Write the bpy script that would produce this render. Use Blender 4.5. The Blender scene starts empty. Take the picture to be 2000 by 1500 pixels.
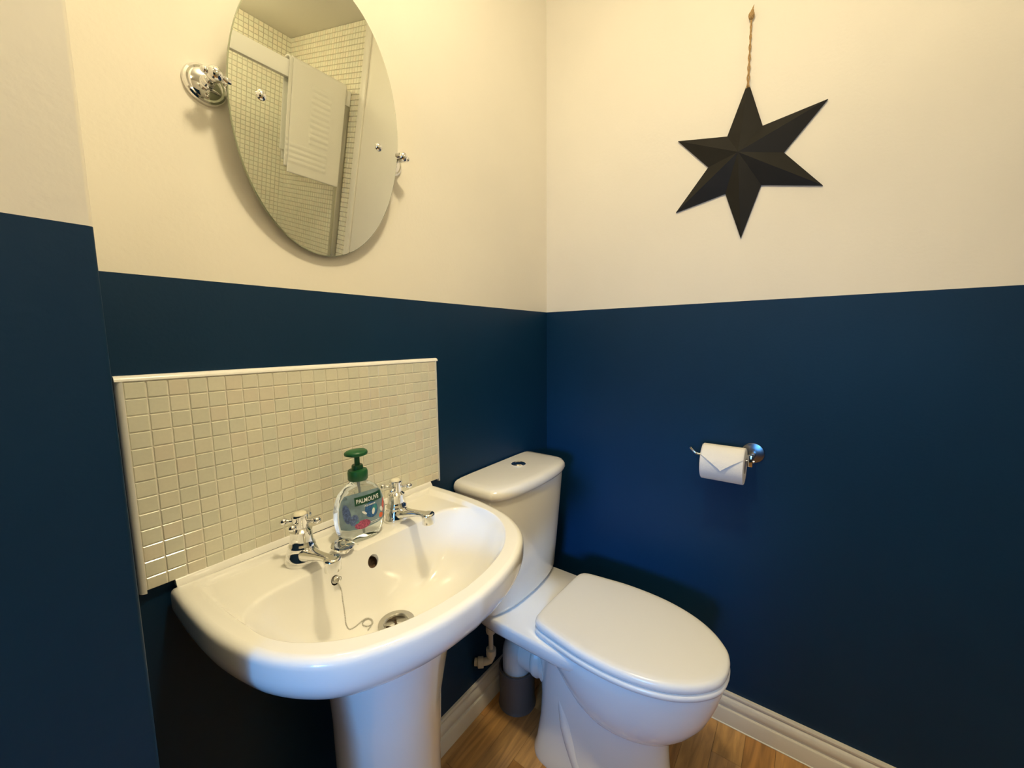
import bpy, bmesh, math, random
import numpy as np
from mathutils import Vector, Matrix
random.seed(7)
R = math.radians
SC = bpy.context.scene
COL = SC.collection

# ------------------------------------------------------------------ camera
cd = bpy.data.cameras.new('camera'); cam = bpy.data.objects.new('camera', cd); COL.objects.link(cam)
F_PX, YAW, PITCH, ROLL = 773.297, 0.9318, -0.1114, -0.0106
CAM = Vector((-1.2963, -0.7964, 1.1967))
cd.sensor_width = 36.0; cd.lens = F_PX / 2000 * 36.0; cd.clip_start = 0.01
fw = Vector((math.sin(YAW)*math.cos(PITCH), math.cos(YAW)*math.cos(PITCH), math.sin(PITCH)))
r0 = Vector((math.cos(YAW), -math.sin(YAW), 0)); u0 = r0.cross(fw)
rt = r0*math.cos(ROLL) + u0*math.sin(ROLL); up = -r0*math.sin(ROLL) + u0*math.cos(ROLL)
m = Matrix.Identity(4)
for i in range(3):
    m[i][0] = rt[i]; m[i][1] = up[i]; m[i][2] = -fw[i]; m[i][3] = CAM[i]
cam.matrix_world = m
SC.camera = cam

# ------------------------------------------------------------------ world, lights, exposure
w = bpy.data.worlds.new('world'); SC.world = w; w.use_nodes = True
w.node_tree.nodes['Background'].inputs[0].default_value = (0.62, 0.78, 1.0, 1)
w.node_tree.nodes['Background'].inputs[1].default_value = 0.08
def area(name, loc, target, sx, sy, power, color, spread=180, shape='RECTANGLE'):
    l = bpy.data.lights.new(name, 'AREA'); l.shape = shape; l.size = sx
    if shape in ('RECTANGLE', 'ELLIPSE'): l.size_y = sy
    l.energy = power; l.color = color; l.spread = R(spread)
    o = bpy.data.objects.new(name, l); COL.objects.link(o); o.location = loc
    o.rotation_euler = (Vector(target) - Vector(loc)).to_track_quat('-Z', 'Y').to_euler()
    return o
def bulb(name, loc, power, color, r):
    l = bpy.data.lights.new(name, 'POINT'); l.energy = power; l.color = color; l.shadow_soft_size = r
    o = bpy.data.objects.new(name, l); COL.objects.link(o); o.location = loc; return o
LAMP = (-0.90, -0.60, 2.30)
WARM = (1.0, 0.835, 0.51)
bulb('ceiling_and_fill_lamp', LAMP, 11.0, WARM, 0.06)
area('ceiling_and_fill_lamp', (LAMP[0], LAMP[1], 2.28), (LAMP[0]+0.10, LAMP[1]-0.06, 0), 0.10, 0.10, 1.7, WARM, 100, 'DISK')  # added downlight: lifts basin top, lid and floor, not the walls
bulb('ceiling_and_fill_lamp', (-1.75, -1.25, 2.30), 2.6, WARM, 0.06)  # unseen fill bulb, added to brighten the room
bulb('shower_fill_lamp', (-0.60, -1.85, 2.30), 3.8, WARM, 0.05)  # unseen bulb, added to brighten the shower tiles in the mirror
area('daylight_and_fill_lamp', (-3.70, -1.30, 1.26), (0, -0.20, 0.48), 0.45, 0.45, 0.74, (0.10, 0.42, 1.0), 19)
area('daylight_and_fill_lamp', (-2.50, -0.95, 1.10), (0, -0.50, 1.15), 0.5, 0.8, 1.0, (0.10, 0.42, 1.0), 66)  # wide blue fill, added to tint the right wall
SC.view_settings.view_transform = 'Standard'
SC.view_settings.look = 'None'
SC.view_settings.gamma = 1.0
SC.view_settings.use_curve_mapping = False
SC.view_settings.exposure = 0.49

# ------------------------------------------------------------------ materials
def mat(name, col, rough=0.5, metal=0.0, noise=None, bump=None, spec=0.5, trans=0.0, ior=1.45, alpha=1.0, emit=None, coat=0.0):
    m = bpy.data.materials.new(name); m.use_nodes = True
    nt = m.node_tree; b = nt.nodes['Principled BSDF']
    b.inputs['Base Color'].default_value = (*col, 1); b.inputs['Roughness'].default_value = rough
    b.inputs['Metallic'].default_value = metal; b.inputs['Specular IOR Level'].default_value = spec
    b.inputs['Transmission Weight'].default_value = trans; b.inputs['IOR'].default_value = ior
    b.inputs['Alpha'].default_value = alpha; b.inputs['Coat Weight'].default_value = coat
    if emit:
        b.inputs['Emission Color'].default_value = (*emit[0], 1); b.inputs['Emission Strength'].default_value = emit[1]
    tc = nt.nodes.new('ShaderNodeTexCoord')
    if noise:
        sc, amt = noise[:2]
        mp = nt.nodes.new('ShaderNodeMapping'); nt.links.new(tc.outputs['Object'], mp.inputs[0])
        if len(noise) > 2: mp.inputs['Scale'].default_value = noise[2]
        n = nt.nodes.new('ShaderNodeTexNoise'); n.inputs['Scale'].default_value = sc; n.inputs['Detail'].default_value = 5
        nt.links.new(mp.outputs[0], n.inputs['Vector'])
        cr = nt.nodes.new('ShaderNodeValToRGB')
        cr.color_ramp.elements[0].position = 0.3; cr.color_ramp.elements[1].position = 0.7
        cr.color_ramp.elements[0].color = (*[c*(1-amt) for c in col], 1)
        cr.color_ramp.elements[1].color = (*[min(1, c*(1+amt)) for c in col], 1)
        nt.links.new(n.outputs['Fac'], cr.inputs[0]); nt.links.new(cr.outputs[0], b.inputs['Base Color'])
    if bump:
        n2 = nt.nodes.new('ShaderNodeTexNoise'); n2.inputs['Scale'].default_value = bump[0]; n2.inputs['Detail'].default_value = 3
        nt.links.new(tc.outputs['Object'], n2.inputs['Vector'])
        bp = nt.nodes.new('ShaderNodeBump'); bp.inputs['Strength'].default_value = bump[1]; bp.inputs['Distance'].default_value = 0.002
        nt.links.new(n2.outputs['Fac'], bp.inputs['Height']); nt.links.new(bp.outputs[0], b.inputs['Normal'])
    return m
M = {}
M['cream'] = mat('cream_paint', (0.86, 0.82, 0.74), 0.6, noise=(3, 0.02), bump=(120, 0.15))
M['blue'] = mat('blue_paint', (0.0015, 0.029, 0.082), 0.5, spec=0.32, noise=(2.5, 0.10), bump=(150, 0.15))
M['ceiling'] = mat('ceiling_paint', (0.80, 0.78, 0.72), 0.8, bump=(90, 0.1))
M['white_trim'] = mat('white_gloss_trim', (0.80, 0.77, 0.70), 0.35, noise=(20, 0.02))
M['ceramic'] = mat('white_ceramic', (0.92, 0.91, 0.88), 0.12, spec=0.5, coat=0.4, noise=(4, 0.01))
M['plastic'] = mat('white_plastic', (0.91, 0.90, 0.87), 0.22)
M['pipe_white'] = mat('pipe_white_plastic', (0.74, 0.72, 0.68), 0.35)
M['pipe_cream'] = mat('pipe_cream_plastic', (0.72, 0.66, 0.52), 0.4)
M['pipe_grey'] = mat('pipe_grey_plastic', (0.12, 0.115, 0.115), 0.5)
M['chrome'] = mat('chrome', (0.83, 0.83, 0.82), 0.06, 1.0)
M['brushed'] = mat('dull_metal', (0.55, 0.54, 0.50), 0.28, 1.0)
M['plate'] = mat('chrome_dark_reflection', (0.30, 0.31, 0.33), 0.22, 1.0)  # chrome, its reflection of dark walls put into the base colour
M['dark'] = mat('dark_drain', (0.035, 0.025, 0.018), 0.45)
M['rust'] = mat('brown_drain_metal', (0.10, 0.065, 0.04), 0.35, 0.7, noise=(200, 0.4))
M['grout'] = mat('white_grout', (0.90, 0.86, 0.76), 0.5)
M['tile_a'] = mat('tile_ivory', (0.83, 0.80, 0.66), 0.12, noise=(150, 0.03))
M['tile_b'] = mat('tile_greenish', (0.79, 0.78, 0.65), 0.12, noise=(150, 0.03))
M['tile_c'] = mat('tile_pinkish', (0.82, 0.765, 0.63), 0.12, noise=(150, 0.03))
M['shower_grout'] = mat('shower_grout', (0.50, 0.47, 0.38), 0.6)
M['star'] = mat('black_painted_metal', (0.009, 0.0085, 0.0075), 0.5, spec=0.35, noise=(30, 0.15))
M['twine'] = mat('jute_twine', (0.42, 0.27, 0.12), 0.9, noise=(400, 0.4))
M['paper'] = mat('toilet_paper', (0.88, 0.86, 0.82), 0.85, bump=(300, 0.3))
M['card'] = mat('cardboard_core', (0.42, 0.32, 0.22), 0.85)
M['towel'] = mat('towel_terry', (0.86, 0.84, 0.78), 0.95, bump=(700, 0.8))
M['green'] = mat('green_plastic', (0.012, 0.105, 0.035), 0.35)
M['lamp'] = mat('lamp_glow', (1, 0.9, 0.7), 0.5, emit=((1.0, 0.85, 0.6), 12))
M['mirror'] = mat('mirror_silver', (0.87, 0.89, 0.81), 0.0, 1.0)
M['mirror_edge'] = mat('mirror_glass_edge', (0.42, 0.46, 0.34), 0.15, 0.4)
M['glass'] = mat('clear_glass', (0.80, 0.88, 0.82), 0.02, alpha=0.10)
M['bottle'] = mat('clear_bottle_plastic', (0.80, 0.87, 0.92), 0.04, trans=1.0, ior=1.33)
M['label_base'] = mat('label_blue_grey', (0.15, 0.25, 0.31), 0.35, alpha=0.86, noise=(60, 0.25))
M['label_green'] = mat('label_dark_green', (0.01, 0.075, 0.035), 0.35)
M['label_white'] = mat('label_white', (0.85, 0.87, 0.85), 0.4)
M['label_pink'] = mat('label_pink', (0.42, 0.08, 0.16), 0.4, noise=(500, 0.7))
M['label_blue'] = mat('label_blue', (0.02, 0.11, 0.30), 0.35, noise=(300, 0.5))
M['label_lilac'] = mat('label_lilac', (0.09, 0.14, 0.30), 0.4, noise=(300, 0.5))
M['label_orange'] = mat('label_orange', (0.80, 0.14, 0.03), 0.4)
M['label_coral'] = mat('label_coral', (0.62, 0.12, 0.10), 0.4, noise=(400, 0.4))
M['label_teal'] = mat('label_teal', (0.05, 0.28, 0.26), 0.4)
M['cap_ivory'] = mat('tap_cap_ivory', (0.80, 0.76, 0.62), 0.2)

def wood(name, col):
    m = bpy.data.materials.new(name); m.use_nodes = True; nt = m.node_tree; b = nt.nodes['Principled BSDF']
    b.inputs['Roughness'].default_value = 0.32
    tc = nt.nodes.new('ShaderNodeTexCoord'); mp = nt.nodes.new('ShaderNodeMapping'); mp.inputs['Scale'].default_value = (3, 28, 3)
    oi = nt.nodes.new('ShaderNodeObjectInfo'); ad = nt.nodes.new('ShaderNodeVectorMath'); ad.operation = 'ADD'
    cb = nt.nodes.new('ShaderNodeCombineXYZ'); ml = nt.nodes.new('ShaderNodeMath'); ml.operation = 'MULTIPLY'; ml.inputs[1].default_value = 37.0
    nt.links.new(oi.outputs['Random'], ml.inputs[0]); nt.links.new(ml.outputs[0], cb.inputs[0]); nt.links.new(ml.outputs[0], cb.inputs[1])
    nt.links.new(tc.outputs['Object'], ad.inputs[0]); nt.links.new(cb.outputs[0], ad.inputs[1]); nt.links.new(ad.outputs[0], mp.inputs[0])
    n = nt.nodes.new('ShaderNodeTexNoise'); n.inputs['Scale'].default_value = 1.6; n.inputs['Detail'].default_value = 8; n.inputs['Distortion'].default_value = 1.2
    nt.links.new(mp.outputs[0], n.inputs['Vector'])
    cr = nt.nodes.new('ShaderNodeValToRGB'); e = cr.color_ramp.elements
    e[0].position = 0.3; e[1].position = 0.72
    e[0].color = (*[c*0.62 for c in col], 1); e[1].color = (*[c*1.18 for c in col], 1)
    nt.links.new(n.outputs['Fac'], cr.inputs[0]); nt.links.new(cr.outputs[0], b.inputs['Base Color'])
    return m
M['oak_a'] = wood('oak_light', (0.62, 0.36, 0.14)); M['oak_b'] = wood('oak_mid', (0.50, 0.255, 0.083)); M['oak_c'] = wood('oak_amber', (0.56, 0.305, 0.105))

# ------------------------------------------------------------------ helpers
def tag(o, label=None, cat=None, group=None, kind=None):
    if label: o['label'] = label
    if cat: o['category'] = cat
    if group: o['group'] = group
    if kind: o['kind'] = kind
    return o
def link(name, me, parent=None, loc=(0, 0, 0), rot=(0, 0, 0)):
    o = bpy.data.objects.new(name, me); COL.objects.link(o); o.parent = parent
    o.location = loc; o.rotation_euler = rot
    return o
def thing(name, label, cat, loc=(0, 0, 0), rz=0.0, group=None):
    o = bpy.data.objects.new(name, None); COL.objects.link(o); o.empty_display_size = 0.05
    o.location = loc; o.rotation_euler = (0, 0, rz)
    return tag(o, label, cat, group)
def meshdata(name, verts, faces, mats, fmat=None, smooth=True, ang=40, fix=True):
    me = bpy.data.meshes.new(name); me.from_pydata([tuple(map(float, v)) for v in verts], [], [tuple(map(int, f)) for f in faces])
    for mm in (mats if isinstance(mats, (list, tuple)) else [mats]): me.materials.append(mm)
    if fmat is not None: me.polygons.foreach_set('material_index', list(fmat))
    if fix:
        bm = bmesh.new(); bm.from_mesh(me); bmesh.ops.recalc_face_normals(bm, faces=bm.faces); bm.to_mesh(me); bm.free()
    me.update()
    if smooth:
        me.polygons.foreach_set('use_smooth', [True]*len(me.polygons)); me.set_sharp_from_angle(angle=R(ang))
    return me
def bmd(name, bm, mt, smooth=True, ang=40):
    bmesh.ops.recalc_face_normals(bm, faces=bm.faces)
    me = bpy.data.meshes.new(name); bm.to_mesh(me); bm.free()
    for mm in (mt if isinstance(mt, (list, tuple)) else [mt]): me.materials.append(mm)
    if smooth:
        me.polygons.foreach_set('use_smooth', [True]*len(me.polygons)); me.set_sharp_from_angle(angle=R(ang))
    return me
class G:
    """collects shapes into one mesh"""
    def __init__(s): s.v = []; s.f = []; s.m = []
    def add(s, verts, faces, mi=0, mx=None):
        k = len(s.v)
        if mx is not None: verts = [mx @ Vector(v) for v in verts]
        s.v += [tuple(v) for v in verts]; s.f += [tuple(k+i for i in f) for f in faces]; s.m += [mi]*len(faces); return s
    def box(s, x0, x1, y0, y1, z0, z1, mi=0, mx=None, c=0.0):
        if c <= 0:
            v = [(x, y, z) for z in (z0, z1) for y in (y0, y1) for x in (x0, x1)]
            f = [(0, 2, 3, 1), (4, 5, 7, 6), (0, 1, 5, 4), (2, 6, 7, 3), (0, 4, 6, 2), (1, 3, 7, 5)]
            return s.add(v, f, mi, mx)
        bm = bmesh.new(); bmesh.ops.create_cube(bm, size=1)
        for v in bm.verts: v.co = Vector(((x0+x1)/2+v.co.x*(x1-x0), (y0+y1)/2+v.co.y*(y1-y0), (z0+z1)/2+v.co.z*(z1-z0)))
        bmesh.ops.bevel(bm, geom=bm.edges[:], offset=c, segments=2, profile=0.5, affect='EDGES')
        bm.verts.index_update(); v = [tuple(q.co) for q in bm.verts]; f = [tuple(q.index for q in p.verts) for p in bm.faces]; bm.free()
        return s.add(v, f, mi, mx)
    def lathe(s, prof, n=32, mx=None, mi=0):
        """prof: (r, z); r=0 ends close"""
        v = []; f = []; rings = []
        for r, z in prof:
            if r <= 1e-7: rings.append([len(v)]); v.append((0, 0, z))
            else:
                rings.append(list(range(len(v), len(v)+n)))
                v += [(r*math.cos(2*math.pi*i/n), r*math.sin(2*math.pi*i/n), z) for i in range(n)]
        for a, b in zip(rings, rings[1:]):
            if len(a) == 1 and len(b) == 1: continue
            for i in range(n):
                j = (i+1) % n
                if len(a) == 1: f.append((a[0], b[j], b[i]))
                elif len(b) == 1: f.append((a[i], a[j], b[0]))
                else: f.append((a[i], a[j], b[j], b[i]))
        return s.add(v, f, mi, mx)
    def ball(s, c, r, n=16, mi=0, sz=1.0):
        k = max(6, n//2)
        return s.lathe([(r*math.sin(math.pi*i/k), -r*sz*math.cos(math.pi*i/k)) for i in range(k+1)], n, Matrix.Translation(c), mi)
    def tube(s, pts, rad, n=12, mi=0, cap=True, closed=False):
        pts = [Vector(p) for p in pts]; N = len(pts)
        rad = [rad]*N if isinstance(rad, (int, float)) else rad
        T = []
        for i in range(N):
            a = pts[(i-1) % N] if (closed or i > 0) else pts[i]; b = pts[(i+1) % N] if (closed or i < N-1) else pts[i]
            T.append((b-a).normalized())
        nn = T[0].orthogonal().normalized(); v = []; f = []
        for i in range(N):
            nn = (nn - T[i]*nn.dot(T[i])).normalized(); bb = T[i].cross(nn)
            v += [pts[i] + (nn*math.cos(2*math.pi*k/n) + bb*math.sin(2*math.pi*k/n))*rad[i] for k in range(n)]
        for i in range(N if closed else N-1):
            a = i*n; b = ((i+1) % N)*n
            for k in range(n): f.append((a+k, a+(k+1) % n, b+(k+1) % n, b+k))
        if cap and not closed: f.append(tuple(range(n))); f.append(tuple(range((N-1)*n, N*n)))
        return s.add(v, f, mi)
    def loft(s, rings, mi=0, cap=(True, True), mx=None):
        n = len(rings[0]); v = [p for r in rings for p in r]; f = []
        for i in range(len(rings)-1):
            for k in range(n): f.append((i*n+k, i*n+(k+1) % n, (i+1)*n+(k+1) % n, (i+1)*n+k))
        if cap[0]: f.append(tuple(range(n)))
        if cap[1]: f.append(tuple(range((len(rings)-1)*n, len(rings)*n)))
        return s.add(v, f, mi, mx)
    def obj(s, name, mats, parent=None, loc=(0, 0, 0), rot=(0, 0, 0), ang=40, smooth=True):
        return link(name, meshdata(name, s.v, s.f, mats, s.m, smooth, ang), parent, loc, rot)
def TR(loc, rx=0, ry=0, rz=0):
    return Matrix.Translation(loc) @ Matrix.Rotation(rz, 4, 'Z') @ Matrix.Rotation(ry, 4, 'Y') @ Matrix.Rotation(rx, 4, 'X')
def along(loc, d):
    return Matrix.Translation(loc) @ Vector(d).to_track_quat('Z', 'Y').to_matrix().to_4x4()
def catmull(P, k=8, closed=False):
    P = [np.array(p, float) for p in P]; out = []; n = len(P)
    rng = range(n if closed else n-1)
    for i in rng:
        p1 = P[i]; p2 = P[(i+1) % n]
        p0 = P[(i-1) % n] if (closed or i > 0) else 2*p1-p2
        p3 = P[(i+2) % n] if (closed or i < n-2) else 2*p2-p1
        for j in range(k):
            t = j/k
            out.append(0.5*((2*p1)+(-p0+p2)*t+(2*p0-5*p1+4*p2-p3)*t*t+(-p0+3*p1-3*p2+p3)*t**3))
    if not closed: out.append(P[-1])
    return out

# ------------------------------------------------------------------ room shell
ZP = 1.2978; H = 2.40; XL = -2.45; YF = -2.20
def wall(name, a, b, inward):
    """a thick wall from a to b (xy), blue below the paint line and cream above"""
    g = G(); a = Vector((*a, 0)); b = Vector((*b, 0)); o = -Vector((*inward, 0))*0.1
    for z0, z1, mi in ((0, ZP, 0), (ZP, H, 1)):
        v = [a+Vector((0, 0, z0)), b+Vector((0, 0, z0)), b+Vector((0, 0, z1)), a+Vector((0, 0, z1))]
        v += [p+o for p in v]
        g.add(v, [(0, 1, 2, 3), (4, 5, 6, 7), (0, 1, 5, 4), (2, 3, 7, 6), (1, 2, 6, 5), (0, 3, 7, 4)], mi)
    w_ = g.obj(name, [M['blue'], M['cream']], smooth=False); return tag(w_, kind='structure')
wall('wall_back', (-1.30, 0), (0, 0), (0, -1))
wall_right = wall('wall_right', (0, 0), (0, YF), (-1, 0))
wall_front = wall('wall_front', (XL, YF), (0, YF), (0, 1))
# chimney-like boxing on the left, its edge slightly rounded
PX, PY = -1.2255, -0.2945
g = G()
for z0, z1, mi in ((0, ZP, 0), (ZP, H, 1)):
    ring = [(PX, 0.09), (PX, PY+0.003), (PX-0.0009, PY+0.0009), (PX-0.003, PY), (XL, PY), (XL, 0.09)]
    g.loft([[(x, y, z0) for x, y in ring], [(x, y, z1) for x, y in ring]], mi)
tag(g.obj('wall_left', [M['blue'], M['cream']], ang=60), kind='structure')
# outer wall with an unseen window, invented to let the daylight in
g = G()
WY0, WY1, WZ0, WZ1 = -1.32, -0.62, 0.55, 1.60
def wy(y0, y1, z0, z1, mi): g.box(XL-0.12, XL, y0, y1, z0, z1, mi)
wy(YF, PY, 0, WZ0, 0)
wy(YF, WY0, WZ0, ZP, 0); wy(WY1, PY, WZ0, ZP, 0)
wy(YF, WY0, ZP, WZ1, 1); wy(WY1, PY, ZP, WZ1, 1); wy(YF, PY, WZ1, H, 1)
tag(g.obj('wall_side', [M['blue'], M['cream']], smooth=False), kind='structure')
g = G()
for y0, y1, z0, z1 in ((WY0, WY1, WZ0, WZ0+0.05), (WY0, WY1, WZ1-0.05, WZ1), (WY0, WY0+0.05, WZ0+0.05, WZ1-0.05), (WY1-0.05, WY1, WZ0+0.05, WZ1-0.05)):
    g.box(XL-0.09, XL-0.03, y0, y1, z0, z1, c=0.004)
win = tag(g.obj('invented_window', M['white_trim']), kind='structure')
g = G(); g.box(XL-0.03, XL+0.05, WY0-0.03, WY1+0.03, WZ0-0.025, WZ0, c=0.004); g.obj('invented_window_sill', M['white_trim'], win)
g = G(); g.box(XL-2, 0.1, YF-0.1, 0.1, H, H+0.08)
g = G(); g.box(XL-0.12, 0.1, YF-0.1, 0.1, H, H+0.08); tag(g.obj('ceiling', M['ceiling'], smooth=False), kind='structure')

# floor with strips (each strip a part)
g = G(); g.box(XL-0.12, 0.1, YF-0.1, 0.1, -0.06, -0.0035)
floor = tag(g.obj('floor', M['dark'], smooth=False), kind='structure')
PW = 0.0755; PL = 0.46
gp = G(); gp.box(0.0004, PL-0.0004, 0.0003, PW-0.0003, -0.0035, 0, c=0.0004)
plank_me = [meshdata('plank', gp.v, gp.f, M[k], ang=60) for k in ('oak_a', 'oak_b', 'oak_c')]
row = 0; y = -0.641 + PW*9
while y > YF:
    off = (row*0.37) % 1.0 * PL
    x = 0.02 + PL - off
    while x > XL:
        x1 = x; x0 = x - PL
        if y-PW < 0.0 and x0 < 0.03:
            r = (row*7 + int((0.02-x)/PL)*3 + (1 if random.random() < 0.4 else 0)) % 3
            link('plank', plank_me[r], floor, (x0, y-PW, 0))
        x -= PL
    y -= PW; row += 1

# skirting boards: ogee profile (d from wall, z)
SK = [(0, 0), (0.018, 0), (0.018, 0.046), (0.0165, 0.0495), (0.0100, 0.0505), (0.0095, 0.0525), (0.0125, 0.057), (0.0145, 0.064), (0.0140, 0.071), (0.0115, 0.079),
      (0.0070, 0.0855), (0.0040, 0.0875), (0.0040, 0.0890), (0.0085, 0.0900), (0.0092, 0.0960), (0.0070, 0.1014), (0, 0.1014)]
def skirting(name, p0, p1, d):
    g = G(); p0 = Vector((*p0, 0)); p1 = Vector((*p1, 0)); d = Vector((*d, 0))
    g.loft([[p + d*a + Vector((0, 0, z)) for a, z in SK] for p in (p0, p1)])
    return tag(g.obj(name, M['white_trim'], ang=25), kind='structure')
skirting('baseboard_back', (PX, -0.0005), (-0.0005, -0.0005), (0, -1))
skirting('baseboard_right', (-0.0005, -0.0005), (-0.0005, -1.46), (-1, 0))
skirting('baseboard_left', (XL, PY-0.0005), (PX, PY-0.0005), (0, -1))
# thin pale bead of sealant at the floor edge of the right skirting
g = G(); g.tube([(-0.019, -0.02, 0.001), (-0.019, -1.46, 0.001)], 0.0022, 6); tag(g.obj('trim_1', M['label_white']), kind='structure')

# ------------------------------------------------------------------ shower area seen in the mirror
def tile_field(name, nu, nv, org, du, dv, dn, parent):
    """many small square tiles joined into one part"""
    p = 0.025; a = 0.0012; b = p-0.0012; h = 0.0035; c = 0.0012
    base = np.array([(a, a, 0), (b, a, 0), (b, b, 0), (a, b, 0), (a+c, a+c, h), (b-c, a+c, h), (b-c, b-c, h), (a+c, b-c, h)])
    fb = np.array([(4, 5, 6, 7), (0, 1, 5, 4), (1, 2, 6, 5), (2, 3, 7, 6), (3, 0, 4, 7)])
    uu, vv = np.meshgrid(np.arange(nu), np.arange(nv)); offs = np.stack([uu.ravel()*p, vv.ravel()*p, np.zeros(uu.size)], 1)
    loc = (base[None]+offs[:, None]).reshape(-1, 3)
    W = np.array(org) + loc[:, 0:1]*np.array(du) + loc[:, 1:2]*np.array(dv) + loc[:, 2:3]*np.array(dn)
    F = (fb[None]+(np.arange(uu.size)*8)[:, None, None]).reshape(-1, 4)
    rng = np.random.RandomState(3); mi = np.repeat(rng.randint(0, 3, uu.size), 5)
    if np.dot(np.cross(du, dv), dn) < 0: F = F[:, ::-1]
    me = meshdata(name, W, F, [M['tile_a'], M['tile_b'], M['tile_c']], mi, smooth=False, fix=False)
    return tag(link(name, me, parent), kind='stuff')
g = G(); g.box(-0.0018, -0.0001, -2.1995, -1.400, 0, H-0.001); g.obj('shower_grout', M['shower_grout'], wall_right, smooth=False)
g = G(); g.box(-1.255, -0.0019, YF+0.0001, YF+0.0018, 0, H-0.001); g.obj('shower_grout', M['shower_grout'], wall_front, smooth=False)
tile_field('shower_tile', 32, 96, (-0.0005, -1.400, 0), (0, -1, 0), (0, 0, 1), (-1, 0, 0), wall_right)
tile_field('shower_tile', 50, 96, (-0.0005, YF+0.0005, 0), (-1, 0, 0), (0, 0, 1), (0, 1, 0), wall_front)
g = G(); g.box(-0.011, 0.0, -1.400, -1.352, 0, H-0.001, c=0.003); tag(g.obj('trim_2', M['white_trim']), kind='structure')

SY = -1.50
sh = thing('shower_screen', 'framed glass shower screen with white top rail seen reflected in the oval mirror', 'shower screen', (-0.64, SY, 0))
def lp(o, root): o.location = (0, 0, 0); o.matrix_parent_inverse = Matrix.Translation(-Vector(root.location)); return o
g = G(); g.box(-1.24, -0.006, SY-0.02, SY+0.02, 2.015, 2.085, c=0.004); lp(g.obj('top_rail', M['plastic'], sh), sh)
g = G(); g.box(-1.24, -0.006, SY-0.02, SY+0.02, 0.0, 0.06, c=0.004); lp(g.obj('bottom_rail', M['plastic'], sh), sh)
for xa, xb in ((-0.036, -0.006), (-1.24, -1.21)):
    g = G(); g.box(xa, xb, SY-0.018, SY+0.018, 0.06, 2.015, c=0.003); lp(g.obj('post', M['brushed'], sh), sh)
g = G(); g.box(-0.64, -0.62, SY-0.006, SY+0.012, 0.06, 2.015, c=0.002); lp(g.obj('post', M['brushed'], sh), sh)
for xa, xb, yy in ((-1.21, -0.64, SY-0.004), (-0.62, -0.036, SY+0.004)):
    g = G(); g.box(xa, xb, yy-0.003, yy+0.003, 0.06, 2.015); lp(g.obj('glass_panel', M['glass'], sh), sh)

# towel over the rail: two hanging layers, ribbed pattern on the outside
def towel():
    t = thing('towel', 'white ribbed bath towel hung over the shower rail, reflected in the mirror', 'towel', (-0.17, SY, 2.09))
    x0, x1 = -0.305, -0.045
    def sheet(x0, x1, zb, yo, back, name):
        nx, ns = 60, 150; v = []; f = []
        Lf = 2.092-zb; tot = Lf + 0.05 + back
        for i in range(ns+1):
            s = tot*i/ns
            for j in range(nx+1):
                u = j/nx; x = x0+(x1-x0)*u
                if s < Lf: y, z, n = SY+yo, zb+s, 1
                elif s < Lf+0.05:
                    a = (s-Lf)/0.05*math.pi; y, z, n = SY+yo*math.cos(a), 2.092+0.012*math.sin(a), 0
                else: y, z, n = SY-yo, 2.092-(s-Lf-0.05), -1
                rib = 0.0
                if n > 0:
                    if (0.05 < s < 0.14) and u < 0.72: rib = 0.004*max(0, math.sin(2*math.pi*s/0.024))
                    elif 0.14 < s < Lf-0.06 and 0.36 < u < 0.72: rib = 0.004*max(0, math.sin(2*math.pi*s/0.026))
                    y += rib + 0.002*math.sin(9*u+3*z)
                v.append((x, y, z))
        for i in range(ns):
            for j in range(nx): a = i*(nx+1)+j; f.append((a, a+1, a+nx+2, a+nx+1))
        me = meshdata(name, v, f, M['towel'], smooth=True, ang=80)
        o = link(name, me, t); lp(o, t)
        sm = o.modifiers.new('s', 'SOLIDIFY'); sm.thickness = 0.006; sm.offset = 0
        return o
    sheet(x0, x1, 1.615, 0.036, 0.42, 'outer_layer')
    sheet(x0-0.012, x1-0.02, 1.64, 0.0265, 0.38, 'inner_layer')
towel()

# ------------------------------------------------------------------ splashback of mosaic tiles
TX0, TZ0 = -1.1757, 1.1413
sb = thing('splashback', 'mosaic tiled splashback of small ivory square tiles above the washbasin', 'splashback', (TX0+0.3, 0, 0.818))
SBL = Vector(sb.location)
def sbp(name, me, pos): return link(name, me, sb, Vector(pos)-SBL)
g = G(); g.box(TX0-0.001, TX0+0.601, -0.0070, -0.0002, 0.8215, TZ0+0.001); g.obj('grout', M['grout'], sb, -SBL, smooth=False)
def tile_mesh(mt, h=0.0234, d=0.0024):
    w_ = 0.0234; c = 0.0009; g = G()
    z0, z1 = -h, 0
    g.add([(0, 0, z0), (w_, 0, z0), (w_, 0, z1), (0, 0, z1), (0, -d+c, z0), (w_, -d+c, z0), (w_, -d+c, z1), (0, -d+c, z1),
           (c, -d, z0+c), (w_-c, -d, z0+c), (w_-c, -d, z1-c), (c, -d, z1-c)],
          [(0, 1, 5, 4), (1, 2, 6, 5), (2, 3, 7, 6), (3, 0, 4, 7), (4, 5, 9, 8), (5, 6, 10, 9), (6, 7, 11, 10), (7, 4, 8, 11), (8, 9, 10, 11)])
    return meshdata('tile', g.v, g.f, mt, smooth=False)
full = [tile_mesh(M[k]) for k in ('tile_a', 'tile_b', 'tile_c')]
part = [tile_mesh(M[k], 0.0190) for k in ('tile_a', 'tile_b', 'tile_c')]
rs = random.Random(11); gl = G()
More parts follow.
